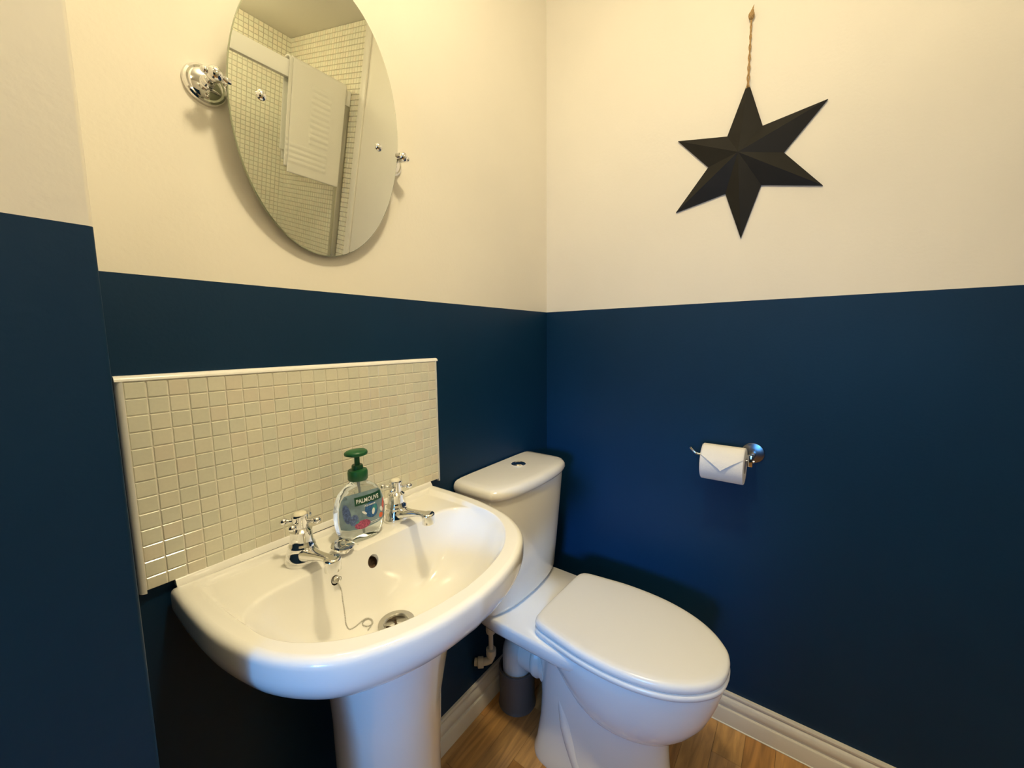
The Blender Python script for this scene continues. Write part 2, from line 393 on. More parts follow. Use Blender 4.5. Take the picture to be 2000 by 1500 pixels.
for rw in range(13):
    for c in range(24):
        k = rs.choice((0, 0, 1, 1, 2))
        pos = Vector((TX0+0.025*c+0.0008, -0.0058-rs.random()*0.0004, TZ0-0.025*rw-0.0008))
        if rw == 12 and c >= 12:
            me = part[0]; gl.add([Vector(v.co)+pos-SBL for v in me.vertices], [tuple(p.vertices) for p in me.polygons], k)
        else:
            o = sbp('tile', (part if rw == 12 else full)[k], pos)
            o.rotation_euler = (R(rs.uniform(-.35, .35)), 0, R(rs.uniform(-.5, .5)))
tag(gl.obj('bottom_tile', [M['tile_a'], M['tile_b'], M['tile_c']], sb, smooth=False), kind='stuff')
# quadrant trims
def quad(p0, p1, out, name='edge_trim'):
    """quarter-round trim between p0,p1; out = direction away from the tiles"""
    g = G(); out = Vector(out); p0 = Vector(p0); p1 = Vector(p1); r = 0.009
    prof = [(0, 0), (0, -r)] + [(r*math.sin(a)*0.9, -r*math.cos(a)) for a in [math.pi/2*i/6 for i in range(1, 7)]]
    g.loft([[p + out*a + Vector((0, b, 0)) for a, b in prof] for p in (p0, p1)])
    o = g.obj(name, M['plastic'], sb, -SBL, ang=50)
quad((TX0-0.0085, -0.0002, TZ0+0.0012), (TX0+0.6085, -0.0002, TZ0+0.0012), (0, 0, 1))
quad((TX0-0.0002, -0.0002, 0.817), (TX0-0.0002, -0.0002, TZ0+0.0012), (-1, 0, 0))
quad((TX0+0.6002, -0.0002, 0.815), (TX0+0.6002, -0.0002, TZ0+0.0012), (1, 0, 0))

# ------------------------------------------------------------------ washbasin
BX = -0.874; ZR = 0.812
outer_h = [(0.276, -0.0095), (0.277, -0.08), (0.2755, -0.14), (0.271, -0.19), (0.2615, -0.24), (0.248, -0.284), (0.228, -0.322),
           (0.203, -0.354), (0.17, -0.379), (0.12, -0.402), (0.065, -0.416), (0, -0.422)]
inner_h = [(0.0, -0.132), (0.06, -0.135), (0.13, -0.136), (0.185, -0.139), (0.217, -0.155), (0.232, -0.183), (0.235, -0.22), (0.225, -0.262),
           (0.2, -0.304), (0.165, -0.338), (0.12, -0.364), (0.06, -0.381), (0, -0.387)]
def full_outline(h):
    r = catmull(h, 10); l = [np.array((-p[0], p[1])) for p in r[::-1]]
    return np.array(list(r) + l[1:])
OUT = full_outline(outer_h); INN = full_outline(inner_h)
DC = np.array((0.0, -0.206))
def raydist(poly, th):
    d = np.array((math.cos(th), math.sin(th))); best = None
    for i in range(len(poly)):
        a = poly[i]-DC; b = poly[(i+1) % len(poly)]-DC; e = b-a
        den = d[0]*e[1]-d[1]*e[0]
        if abs(den) < 1e-12: continue
        t = (a[0]*e[1]-a[1]*e[0])/den; s_ = (a[0]*d[1]-a[1]*d[0])/den
        if t > 0 and -1e-6 <= s_ <= 1+1e-6: best = t if best is None else max(best, t)
    return best
def ss(a, b, x):
    t = min(1, max(0, (x-a)/(b-a))); return t*t*(3-2*t)
oy = OUT[:len(OUT)//2+1]
def aout(y): return float(np.interp(-y, -oy[:, 1], oy[:, 0]))
def deck(x, y):
    m_ = ss(0.030, 0.038, aout(min(y, -0.01))-abs(x))*ss(0.026, 0.033, -y)
    return 0.008*m_*(1-ss(0.24, 0.30, -y))
PROF_T = [0, .12, .28, .45, .60, .72, .82, .89, .94, .975, 1.0]
PROF_D = [.141, .140, .134, .124, .108, .086, .058, .034, .018, .008, .003]
angs = sorted(set([2*math.pi*i/250 for i in range(250)] + [math.atan2(OUT[0][1]-DC[1], OUT[0][0]) % (2*math.pi), math.atan2(OUT[-1][1]-DC[1], OUT[-1][0]) % (2*math.pi)]))
NA = len(angs)
Ri = [raydist(INN, a) for a in angs]; Ro = [raydist(OUT, a) for a in angs]
ts = [0.06, .12, .2, .28, .36, .44, .52, .6, .67, .73, .78, .82, .855, .885, .91, .93, .95, .965, .98, .99, 1.0]
def bowl_depth(t): return float(np.interp(t, PROF_T, PROF_D)) if t < 1 else 0.003*(1-min(1, (t-1)/0.05))
dt = np.linspace(0, 1, 401); dd = np.interp(dt, PROF_T, PROF_D)
for _ in range(60): dd[1:-1] = (dd[:-2]+2*dd[1:-1]+dd[2:])/4
def teff(r, ri): return max(0.0, (r-0.030)/(ri-0.030))
def bowl_d(t): return float(np.interp(t, dt, dd))
rings = []
for t in ts:
    rings.append([(BX+DC[0]+r_*t*math.cos(a), DC[1]+r_*t*math.sin(a), ZR-bowl_d(teff(r_*t, r_))-deck(DC[0]+r_*t*math.cos(a), DC[1]+r_*t*math.sin(a))) for a, r_ in zip(angs, Ri)])
for u in (0.02, .05, .08, .12, .16, .2, .24, .28, .32, .36, .40, .44, .48, .52, .56, .6, .64, .68, .72, .76, .79, .82, .85, .88):
    rg = []
    for a, ri, ro in zip(angs, Ri, Ro):
        r_ = ri+(ro-0.012-ri)*u/0.88; x = r_*math.cos(a); y = DC[1]+r_*math.sin(a)
        rg.append((BX+x, y, ZR-deck(x, y)-0.003*(1-min(1, u/0.12))**2))
    rings.append(rg)
for ins, dz in ((0.008, 0.0008), (0.0045, 0.0025), (0.002, 0.005), (0.0006, 0.0085), (0, 0.013)):
    rings.append([(BX+(ro-ins)*math.cos(a), DC[1]+(ro-ins)*math.sin(a), ZR-dz) for a, ro in zip(angs, Ro)])
for s_, z in ((1.0, .790), (1.0, .781), (.996, .772), (.985, .762), (.965, .750), (.935, .738), (.895, .724), (.845, .706), (.785, .686), (.71, .664), (.62, .642), (.50, .628), (.30, .622)):
    rings.append([(BX+s_*(ro*math.cos(a)), (DC[1]+ro*math.sin(a))*(s_ if True else 1)-0.0095*(1-s_), z) for a, ro in zip(angs, Ro)])
g = G(); g.loft(rings, cap=(False, True))
k = len(g.v); g.v.append((BX+DC[0], DC[1], ZR-bowl_d(0)))
g.f += [(k, (i+1) % NA, i) for i in range(NA)]; g.m += [0]*NA
wb = thing('washbasin', 'white ceramic pedestal washbasin under the mosaic tiled splashback', 'washbasin', (BX, 0, 0))
basin = lp(g.obj('basin', M['ceramic'], wb, ang=50), wb)
ZD = ZR-bowl_d(0)
# cut waste, overflow and chain-stay holes into the solid basin
def cut(o, mx, r_, l):
    cg = G(); cg.lathe([(0, -l), (r_, -l), (r_, l), (0, l)], 40, mx)
    co = cg.obj('cutter', M['ceramic'])
    md = o.modifiers.new('b', 'BOOLEAN'); md.operation = 'DIFFERENCE'; md.object = co; md.solver = 'EXACT'
    bpy.context.view_layer.update(); dg = bpy.context.evaluated_depsgraph_get()
    me = bpy.data.meshes.new_from_object(o.evaluated_get(dg)); o.modifiers.clear(); o.data = me
    bpy.data.objects.remove(co, do_unlink=True)
    me.set_sharp_from_angle(angle=R(50))
OFX, OFZ = BX+0.002, 0.768
def wall_y(z):          # y of the bowl's back wall (x=0) at height z
    for i in range(400, 0, -1):
        if ZR-0.008-dd[i] <= z: return DC[1]-(0.030+(DC[1]*-1-0.132-0.030)*dt[i])*-1
    return -0.14
OFY = wall_y(OFZ)
nrm = Vector((0, -0.80, 0.6))
for cm in ((TR((BX, DC[1], ZD)), 0.0335, 0.0028), (TR((BX, DC[1], ZD)), 0.0215, 0.030), (along((OFX, OFY, OFZ), nrm), 0.0115, 0.016), (along((BX-0.078, OFY-0.001, OFZ+0.001), nrm), 0.0078, 0.012)):
    cut(basin, *cm)
g = G(); g.lathe([(0, 0), (0.0076, 0), (0.0076, 0.0085)], 28, along(Vector((BX-0.078, OFY-0.001, OFZ+0.001))-nrm*0.0115, nrm)); lp(g.obj('stay_hole_lining', M['dark'], wb), wb)
# dark throat discs at the bottom of the holes
g = G(); g.lathe([(0, 0), (0.0113, 0), (0.0113, 0.009)], 32, along(Vector((OFX, OFY, OFZ))-nrm*0.0155, nrm)); lp(g.obj('overflow_throat', M['rust'], wb), wb)
g = G(); g.lathe([(0.0215, -0.024), (0.0220, -0.001), (0.0235, 0.0006), (0.0320, 0.0012), (0.0332, 0.0002), (0.0332, -0.0020), (0.0206, -0.0024), (0.0206, -0.024)], 48, TR((BX, DC[1], ZD)))
wr = lp(g.obj('waste_ring', M['brushed'], wb, ang=30), wb)
g = G(); g.lathe([(0, -0.018), (0.0205, -0.018)], 32, TR((BX, DC[1], ZD)))
for i in range(3): g.box(-0.020, 0.020, -0.0018, 0.0018, -0.016, -0.011, mx=TR((BX, DC[1], ZD), rz=math.pi/3*i))
g.lathe([(0, -0.006), (0.0045, -0.0065), (0.0055, -0.011), (0.0055, -0.017)], 16, TR((BX, DC[1], ZD)))
o = lp(g.obj('strainer', M['rust'], wb), wb)
g = G(); g.loft([[(x, -.0003, ZR-.001), (x, -.0155, ZR-.0005), (x, -.0150, ZR+.0015), (x, -.0100, ZR+.0085), (x, -.0085, ZR+.0105), (x, -.0003, ZR+.0105)] for x in (BX-0.268, BX+0.268)]); lp(g.obj('sealant_bead', M['ceramic'], wb, ang=80), wb)
# pedestal
prs = []
for z, r_, yc, k_ in ((0, .108, -.163, 1), (.02, .108, -.163, 1), (.03, .103, -.160, 1), (.15, .101, -.158, 1), (.35, .101, -.158, 1), (.5, .105, -.162, 1), (.6, .115, -.172, 1), (.655, .125, -.18, 1)):
    prs.append([(BX+.005+r_*math.cos(a), yc+r_*math.sin(a)*(1.0 if math.sin(a) < 0 else .95), z) for a in [2*math.pi*i/64 for i in range(64)]])
g = G(); g.loft(prs); lp(g.obj('pedestal', M['ceramic'], wb, ang=60), wb)

# ------------------------------------------------------------------ taps
def pillar_tap(label, loc):
    t = thing('pillar_tap', label, 'tap', loc, 0, 'chrome pillar taps on the washbasin')
    g = G(); g.lathe([(0, 0), (.0255, 0), (.0262, .003), (.0250, .009), (.0222, .020), (.0195, .028), (.0200, .031), (.0180, .034), (.0168, .040), (.0158, .056), (.0164, .058), (.0140, .060), (.0115, .063), (0, .063)], 36)
    # flattened spout growing out of the body
    sec = []
    for yy, zc, hw, hh in ((0, .016, .0150, .0115), (-.02, .019, .0140, .0110), (-.042, .0245, .0100, .0078), (-.062, .0300, .0078, .0058), (-.078, .0335, .0078, .0052), (-.090, .0345, .0092, .0050)):
        sec.append([(hw*math.copysign(abs(math.cos(a))**.8, math.cos(a)), yy, zc+hh*math.copysign(abs(math.sin(a))**.8, math.sin(a))) for a in [2*math.pi*i/20 for i in range(20)]])
    g.loft(sec); g.obj('body', M['chrome'], t, ang=50)
    g = G(); g.lathe([(0, -.0145), (.0070, -.0145), (.0106, -.0155), (.0116, -.0145), (.0120, .0035), (.0112, .0060), (.0090, .0072), (0, .0072)], 24, TR((0, -.094, .0330)))
    g.obj('spout_nozzle', M['chrome'], t, ang=50)
    g = G(); g.lathe([(0, .062), (.0108, .062), (.0122, .066), (.0118, .080), (.0128, .083), (.0122, .088), (0, .0885)], 28)
    for q in range(4):
        a = math.pi/4*0.9 + q*math.pi/2; d = Vector((math.cos(a), math.sin(a), 0)); p = Vector((0, 0, .0745))
        g.lathe([(.0034, .009), (.0030, .016), (.0042, .0185), (.0030, .0205)], 12, along(p, d)); g.ball(p+d*.0252, .0062, 14)
    hd = g.obj('cross_handle', M['chrome'], t, ang=50); t.scale = (1.14, 1.10, 1.0)
    g = G(); g.lathe([(.0098, .0880), (.0090, .0900), (.0060, .0918), (0, .0924)], 24); g.obj('cap', M['cap_ivory'], hd)
    return t
ZDK = ZR-0.008
pillar_tap('chrome cross-head pillar tap on the left of the soap bottle', (BX-0.106, -0.086, ZDK))
pillar_tap('chrome cross-head pillar tap on the right of the soap bottle', (BX+0.100, -0.086, ZDK))

# basin plug resting on the deck by the left tap's spout
pl = thing('basin_plug', 'loose chrome basin plug with wire loop lying beside the left tap spout', 'plug', (-0.9225, -0.1180, ZDK-0.001))
g = G(); g.lathe([(0, .002), (.0150, .002), (.0165, .008), (.0205, .0105), (.0210, .0125), (.0200, .0140), (.0150, .0142), (.0138, .0128), (0, .0128)], 32, TR((0, 0, .003), rx=R(8))); g.obj('stopper', M['chrome'], pl, ang=35)
g = G(); g.tube([(0.006*math.cos(a)+.0, -0.004+0.002*math.sin(a), .0195+.0045*math.sin(a)) for a in [2*math.pi*i/16 for i in range(16)]], .0009, 6, closed=True)
g.tube([(.004, -.004, .0175), (.012, -.012, .019), (.021, -.020, .012)], .0009, 6); g.obj('wire_loop', M['brushed'], pl)

# chain stay and bead chain
def hsurf(x, y):
    dx = x-BX-DC[0]; dy = y-DC[1]; a = math.atan2(dy, dx) % (2*math.pi); r_ = math.hypot(dx, dy)
    ri = float(np.interp(a, angs+[2*math.pi], Ri+[Ri[0]]))
    return ZR-bowl_d(min(1, teff(r_, ri)))-deck(x-BX, y)
ch = thing('plug_chain', 'beaded plug chain hanging from its stay and looped in the basin bowl', 'chain', (BX-0.078, OFY, OFZ+0.001))
CL = Vector(ch.location)
g = G(); g.lathe([(0, -.012), (.0028, -.012), (.0028, -.001), (.0058, .0005), (.0060, .0025), (.0040, .0040), (.0040, .0075), (.0052, .0085), (.0050, .0115), (0, .0125)], 20, along((0, 0, 0), nrm))
g.obj('stay', M['brushed'], ch)
g = G(); e0 = nrm*0.013
g.tube([e0+Vector((.0055*math.cos(a)+.002, -.001, .0045*math.sin(a)-.002)) for a in [2*math.pi*i/18 for i in range(18)]], .0008, 6, closed=True)
g.obj('split_ring', M['brushed'], ch)
st = CL+e0+Vector((0, 0, -.006))   # the chain hangs from the split ring
CHAIN_XY = [(-.9440, -.1442), (-.9442, -.1475), (-.9445, -.1510), (-.9458, -.1556), (-.9475, -.1605), (-.9450, -.1655), (-.9352, -.1660), (-.9240, -.1642), (-.9144, -.1625), (-.9060, -.1625),
        (-.8998, -.1658), (-.9015, -.1711), (-.9091, -.1727), (-.9163, -.1709), (-.9198, -.1670), (-.9132, -.1636), (-.9047, -.1636), (-.9006, -.1684), (-.9066, -.1737), (-.9160, -.1781)]
pts3 = [np.array((st.x, st.y, st.z))] + [np.array((x, y, hsurf(x, y)+0.0016)) for x, y in CHAIN_XY]
dense = catmull(pts3, 24); acc = 0; last = dense[0]; beads = [dense[0]]
for p in dense[1:]:
    acc += np.linalg.norm(p-last); last = p
    if acc >= 0.0026: beads.append(p); acc = 0
g = G()
for p in beads: g.ball(Vector(p)-CL, .00125, 8)
g.tube([Vector(p)-CL for p in dense[::4]], .0004, 5); g.obj('beads', M['brushed'], ch)

# ------------------------------------------------------------------ soap bottle
bt = thing('soap_bottle', 'clear liquid hand soap pump bottle with green pump and aquarium label', 'soap bottle', (-0.867, -0.092, ZDK+0.0005), R(-9))
BP = [(0, .034), (.002, .038), (.008, .0420), (.02, .0465), (.035, .0495), (.05, .0508), (.065, .0500), (.078, .0475), (.09, .043), (.099, .037), (.106, .029), (.111, .021), (.114, .0165), (.121, .0150)]
BZ = [p[0] for p in BP]; BW = [p[1] for p in BP]
def bwid(z): return float(np.interp(z, BZ, BW))
def bdep(z): return float(np.interp(z, [0, .01, .05, .09, .106, .114, .121], [.021, .0245, .0265, .024, .0195, .0160, .0150]))
def bpt(a, z, off=0.0):
    e = 0.86 if z < 0.1 else 0.95
    c, s_ = math.cos(a), math.sin(a)
    return ((bwid(z)+off)*math.copysign(abs(c)**e, c), (bdep(z)+off)*math.copysign(abs(s_)**e, s_), z)
zz = np.array([p[0] for p in catmull([(z,) for z in BZ], 3)])
g = G(); g.loft([[bpt(2*math.pi*i/56, z) for i in range(56)] for z in zz]); g.obj('bottle_body', M['bottle'], bt, ang=60)
g = G(); g.lathe([(0.0, .119), (.0178, .119), (.0190, .121), (.0190, .135), (.0175, .139), (.0110, .141), (.0108, .147), (.0098, .149), (0, .149)], 40); g.obj('collar', M['green'], bt, ang=50)
g = G(); g.lathe([(0, .148), (.0052, .148), (.0050, .168), (0.0, .168)], 20)
hp = []
for s_, z in ((.25, .166), (.7, .168), (.97, .1705), (1.0, .1735), (.97, .1765), (.80, .179), (.45, .1805)):
    hp.append([((.0225*math.cos(a)-.002)*s_, (.0135*math.sin(a)-(.010*max(0, -math.sin(a))))*s_, z) for a in [2*math.pi*i/32 for i in range(32)]])
g.loft(hp); g.obj('pump_head', M['green'], bt, ang=50)
g = G(); g.tube([(0, 0, .118), (.001, .001, .06), (.004, .002, .008)], .0024, 8); g.obj('dip_tube', M['label_white'], bt)
lab = None
def lpoint(x, z, off):
    """flat label coordinate (x across, z up) onto the bottle's front"""
    w_ = bwid(z); c = max(-0.98, min(0.98, x/w_)); e = 0.86
    cc = abs(c)**(1/e); s_ = math.sqrt(max(0, 1-cc*cc)); return (x, -(bdep(z)*s_**e)-off, z)
def patch(name, outline, off, mt, parent, n=10):
    """polygon (x,z) filled with a grid-like fan and wrapped to the bottle"""
    bm = bmesh.new(); vs = [bm.verts.new((x, 0, z)) for x, z in outline]; bm.faces.new(vs)
    bmesh.ops.triangulate(bm, faces=bm.faces[:])
    for _ in range(3):
        lng = [e for e in bm.edges if e.calc_length() > 0.004]
        if not lng: break
        bmesh.ops.subdivide_edges(bm, edges=lng, cuts=1); bmesh.ops.triangulate(bm, faces=bm.faces[:])
    for v in bm.verts: v.co = Vector(lpoint(v.co.x, v.co.z, off))
    return link(name, bmd(name, bm, mt, True, 80), parent)
def rect(x0, x1, z0, z1, k=8): 
    return [(x0+(x1-x0)*i/k, z0) for i in range(k)] + [(x1, z0+(z1-z0)*i/k) for i in range(k)] + [(x1-(x1-x0)*i/k, z1) for i in range(k)] + [(x0, z1-(z1-z0)*i/k) for i in range(k)]
def ell(cx, cz, a, b, n=20, rot=0.0):
    return [(cx+a*math.cos(t)*math.cos(rot)-b*math.sin(t)*math.sin(rot), cz+a*math.cos(t)*math.sin(rot)+b*math.sin(t)*math.cos(rot)) for t in [2*math.pi*i/n for i in range(n)]]
lab = patch('label', [(-.044, .032), (-.03, .029), (-.01, .0275), (.01, .0275), (.03, .029), (.043, .033), (.0455, .045), (.0455, .06), (.044, .075), (.040, .088), (.034, .096), (.02, .0985), (0, .099), (-.02, .0985), (-.034, .096), (-.040, .088), (-.0445, .075), (-.046, .06), (-.046, .045)], .0004, M['label_base'], bt)
patch('brand_band', rect(-.0190, .0370, .0750, .0915), .0008, M['label_green'], lab)
for (cx, cz, a, b, mt, rot, nm) in (
    (.013, .060, .0135, .0165, 'label_blue', 0.2, 'printed_fish'), (.019, .060, .0055, .010, 'label_teal', -.3, 'printed_fin'), (-.034, .062, .0065, .019, 'label_lilac', 0.1, 'printed_plant'),
    (-.022, .048, .008, .011, 'label_lilac', -.2, 'printed_plant'), (-.006, .0355, .0155, .0090, 'label_pink', 0.0, 'printed_coral'), (.034, .041, .0050, .0055, 'label_orange', 0, 'printed_shell'),
    (.0405, .060, .0032, .014, 'label_coral', -.15, 'printed_coral'), (.035, .054, .0034, .0055, 'label_white', .3, 'printed_bubble'), (-.002, .058, .006, .0022, 'label_white', -.7, 'printed_fin'),
    (-.016, .043, .0035, .0030, 'label_teal', 0, 'printed_leaf'), (.0165, .056, .0030, .0065, 'label_white', -.2, 'printed_fin')):
    patch(nm, ell(cx, cz, a, b, 18, rot), .0008 if mt != 'label_white' else .0011, M[mt], lab)
patch('small_print', rect(.010, .030, .0345, .0355), .0009, M['label_white'], lab)
patch('small_print', rect(.010, .028, .0318, .0326), .0009, M['label_white'], lab)
def wrap_text(body, size, x0, z0, off, mt, nm, sx=1.0):
    cu = bpy.data.curves.new('t', 'FONT'); cu.body = body; cu.size = size; cu.resolution_u = 3; cu.offset = size*0.02
    o = bpy.data.objects.new('t', cu); COL.objects.link(o); bpy.context.view_layer.update()
    me = bpy.data.meshes.new_from_object(o.evaluated_get(bpy.context.evaluated_depsgraph_get())); bpy.data.objects.remove(o, do_unlink=True)
    for v in me.vertices: v.co = Vector(lpoint(x0+v.co.x*sx, z0+v.co.y, off))
    me.materials.clear(); me.materials.append(mt); return link(nm, me, lab)
wrap_text('PALMOLIVE', .0118, -.0165, .0790, .0012, M['label_white'], 'brand_lettering', 0.78)
wrap_text('AQUARIUM', .0046, -.001, .0695, .0012, M['label_white'], 'scent_lettering', 0.95)

# ------------------------------------------------------------------ toilet
TXC = -0.325
tl = thing('toilet', 'white close-coupled toilet with closed lid in the corner of the room', 'toilet', (TXC, 0, 0))
def dsec(w_, yb, yc, yf, z, eb=0.25, ef=1.0, n=64, fx=1.0):
    """closed outline, squarish at the back (y=yb), round at the front (y=yf)"""
    rg = []
    for i in range(n):
        a = 2*math.pi*i/n; c, s_ = math.cos(a), math.sin(a)
        if s_ > 0: x = w_*math.copysign(abs(c)**eb, c); y = yc+(yb-yc)*abs(s_)**eb
        else: x = w_*math.copysign(abs(c)**ef, c); y = yc+(yf-yc)*abs(s_)**fx
        rg.append((x, y, z))
    return rg
# pan
FOOT = [(0.0, .130, -.205, -.33, -.582, .5), (.012, .130, -.205, -.33, -.582, .5), (.03, .121, -.21, -.33, -.577, .5), (.10, .109, -.215, -.34, -.570, .55), (.16, .105, -.21, -.36, -.566, .65),
        (.22, .108, -.20, -.36, -.56, .8), (.30, .116, -.195, -.36, -.55, .8), (.345, .128, -.17, -.36, -.55, .7), (.362, .150, -.10, -.36, -.56, .5), (.385, .155, -.06, -.36, -.56, .4)]
BOWL = [(.192, .050, -.42, -.46, -.535), (.195, .080, -.385, -.455, -.568), (.204, .103, -.350, -.455, -.592), (.222, .121, -.325, -.45, -.615), (.247, .135, -.300, -.445, -.637), (.278, .1460, -.275, -.44, -.657),
        (.308, .153, -.250, -.44, -.669), (.335, .158, -.225, -.435, -.678), (.365, .163, -.20, -.43, -.685), (.392, .166, -.19, -.42, -.688), (.402, .163, -.19, -.42, -.684)]
PLAT = [(.348, .142, -.035, -.30, -.45, .25), (.352, .154, -.028, -.30, -.47, .24), (.362, .161, -.025, -.32, -.50, .24), (.376, .1655, -.023, -.33, -.52, .23), (.392, .167, -.022, -.34, -.54, .22), (.400, .166, -.023, -.34, -.54, .22), (.404, .162, -.027, -.34, -.54, .22)]
g = G()
g.loft([dsec(w_, yb, yc, yf, z, eb, 1.0, 72) for z, w_, yb, yc, yf, eb in FOOT])
g.loft([dsec(w_, yb, yc, yf, z, .9, 1.0, 72) for z, w_, yb, yc, yf in BOWL])
g.loft([dsec(w_, yb, yc, yf, z, eb, .8, 72) for z, w_, yb, yc, yf, eb in PLAT])
g.obj('pan', M['ceramic'], tl, ang=70)
# sculpted trapway ridge on the pan's side
for sx in (-1, 1):
    g = G(); rp = catmull([(sx*.098, -.300, .215), (sx*.096, -.312, .17), (sx*.0965, -.328, .12), (sx*.100, -.352, .06), (sx*.108, -.385, .012)], 6)
    g.tube(rp, [.005+.014*min(1, i/10) for i in range(len(rp))], 16); g.obj('trapway_ridge', M['ceramic'], tl)
# seat and lid, turned a hair on their hinges
LW = [(.0, -.242), (.10, -.243), (.132, -.250), (.145, -.270), (.154, -.320), (.163, -.380), (.1655, -.430), (.163, -.490), (.152, -.550), (.131, -.605), (.100, -.650), (.062, -.682), (.03, -.694), (0, -.697)]
lo = catmull(LW, 6); LO = [(p[0], p[1]) for p in lo] + [(-p[0], p[1]) for p in lo[::-1][1:-1]]
def inset_ring(ins, z, sc=1.0):
    cy = -.45
    return [((x*(1-ins/.166))*sc, cy+(y-cy)*(1-ins/.24)*sc, z) for x, y in LO]
g = G(); g.loft([inset_ring(.008, .405), inset_ring(.001, .408), inset_ring(-.001, .414), inset_ring(-.001, .419), inset_ring(.003, .4235), inset_ring(.010, .4245)]); g.obj('seat', M['plastic'], tl, rot=(0, 0, R(-1.2)), ang=60)
g = G(); g.loft([inset_ring(.009, .4245), inset_ring(.003, .4255), inset_ring(.0005, .429), inset_ring(.0000, .436), inset_ring(.0012, .441), inset_ring(.0040, .4450), inset_ring(.009, .4475), inset_ring(.020, .4485), inset_ring(.06, .4495), inset_ring(.12, .450)]); g.obj('lid', M['plastic'], tl, rot=(0, 0, R(-1.2)), ang=60)
# cistern
def csec(hw, dep, z, rb=.02, bow=.028, n=14, rc=.055):
    """flat back, rounded front corners, bowed front"""
    pts = [(-hw, -.006), (hw, -.006)]; y1 = -dep+bow
    P = [(hw, -.02), (hw, y1+.035)] + [(hw-.010, y1+.012), (hw-.035, y1-.006)] + [(hw*.5, -dep+.006), (0, -dep), (-hw*.5, -dep+.006)] + [(-hw+.035, y1-.006), (-hw+.010, y1+.012), (-hw, y1+.035), (-hw, -.02)]
    c = catmull(P, 6)
    return [(hw-.004, -.006, z)] + [(p[0], p[1], z) for p in c] + [(-hw+.004, -.006, z)]
cs = [(.172, .142, .4045), (.180, .150, .409), (.186, .157, .425), (.189, .165, .52), (.191, .175, .64), (.192, .184, .755), (.190, .182, .7645)]
g = G(); g.loft([csec(a, b, z) for a, b, z in cs]); g.obj('cistern', M['ceramic'], tl, ang=60)
ls = [(.190, .184, .7655), (.1955, .190, .7675), (.1975, .192, .774), (.1965, .191, .784), (.192, .187, .7915), (.184, .180, .7955), (.165, .165, .7975), (.12, .13, .7985)]
g = G(); g.loft([csec(a, b, z) for a, b, z in ls]); cl = g.obj('cistern_lid', M['ceramic'], tl, ang=60)
g = G(); g.lathe([(.0225, 0), (.0235, .0035), (.0215, .0050), (.0190, .0046), (.0180, .0030), (0, .003)], 36, TR((.030, -.075, .7978)));
g.lathe([(0.0, .0072), (.008, .0066), (.0150, .0050), (.0165, .0030)], 32, TR((.030, -.075, .7978))); g.obj('flush_button', M['chrome'], cl, ang=35)
# small maker's mark on the platform's side
g = G()
for i in range(5): g.box(-.1658, -.1652, -.245-.0042*i, -.2475-.0042*i, .3815, .3845)
g.obj('moulded_mark', M['pipe_grey'], tl, smooth=False)

# soil pipe behind the pan
sp = thing('soil_pipe', 'white pan connector elbow in grey floor socket behind the toilet', 'pipe', (-0.332, -0.088, 0))
g = G(); g.lathe([(.060, 0), (.062, .002), (.060, .006), (.058, .010), (.058, .122), (.0595, .124), (.0595, .130), (.053, .130), (.053, .02), (0, .02), (0, .0)], 40); g.obj('floor_socket', M['pipe_grey'], sp, ang=40)
g = G(); arc = [(0, 0, .03), (0, 0, .145)] + [(0, -.075*(1-math.cos(a)), .165+.075*math.sin(a)) for a in [math.pi/2*i/10 for i in range(11)]] + [(0.004, -.095, .241)]
g.tube(arc, [.046, .047]+[.047+.0085*i/10 for i in range(11)]+[.0555], 32); g.obj('elbow', M['pipe_white'], sp, ang=60)
g = G(); d = (0.05, -1, 0)
g.lathe([(.050, -.050), (.0610, -.046), (.0625, -.004), (.0660, -.001), (.0675, .004), (.0675, .012), (.064, .017), (.0630, .030), (.0690, .033), (.0690, .043), (.050, .045)], 40, along((-.008, -.098, .231), d)); g.obj('rubber_collar', M['pipe_white'], sp, ang=35)
g = G(); g.box(-.0100, .0060, -.0010, .0010, -.010, .016, mx=TR((-.056, -.108, .292), ry=R(14), rz=R(60)), c=.0008); tag(g.obj('tab', M['green'], sp), 'small green tab')

# water supply with plastic elbow
ws = thing('supply_pipe', 'cream plastic water supply pipe and elbow under the cistern beside the basin', 'pipe', (-0.413, -0.046, 0.30))
g = G(); g.tube([(0, 0, .09), (0, 0, -.105)], .0075, 16); g.obj('pipe', M['pipe_cream'], ws)
g = G(); g.lathe([(.0080, -.014), (.0145, -.013), (.0155, -.008), (.0155, .006), (.0140, .010), (.0080, .011)], 20, TR((0, 0, -.008)));
g.lathe([(.0080, -.006), (.0115, -.005), (.0115, .010), (.0080, .011)], 6, TR((0, 0, .012))); g.obj('nut', M['pipe_cream'], ws)
g = G(); g.lathe([(.0080, -.014), (.0150, -.013), (.0160, -.008), (.0160, .010), (.0080, .012)], 20, TR((0, 0, -.088))); g.obj('nut', M['pipe_cream'], ws)
g = G(); g.tube([(0, 0, -.095), (0, 0, -.108), (-.003, .003, -.116), (-.010, .011, -.120), (-.022, .022, -.120), (-.034, .040, -.120)], .0115, 16)
g.lathe([(.0115, -.010), (.0165, -.009), (.0165, .008), (.0115, .010)], 20, along((-.024, .024, -.120), (-.7, .8, 0))); g.obj('elbow', M['pipe_cream'], ws)

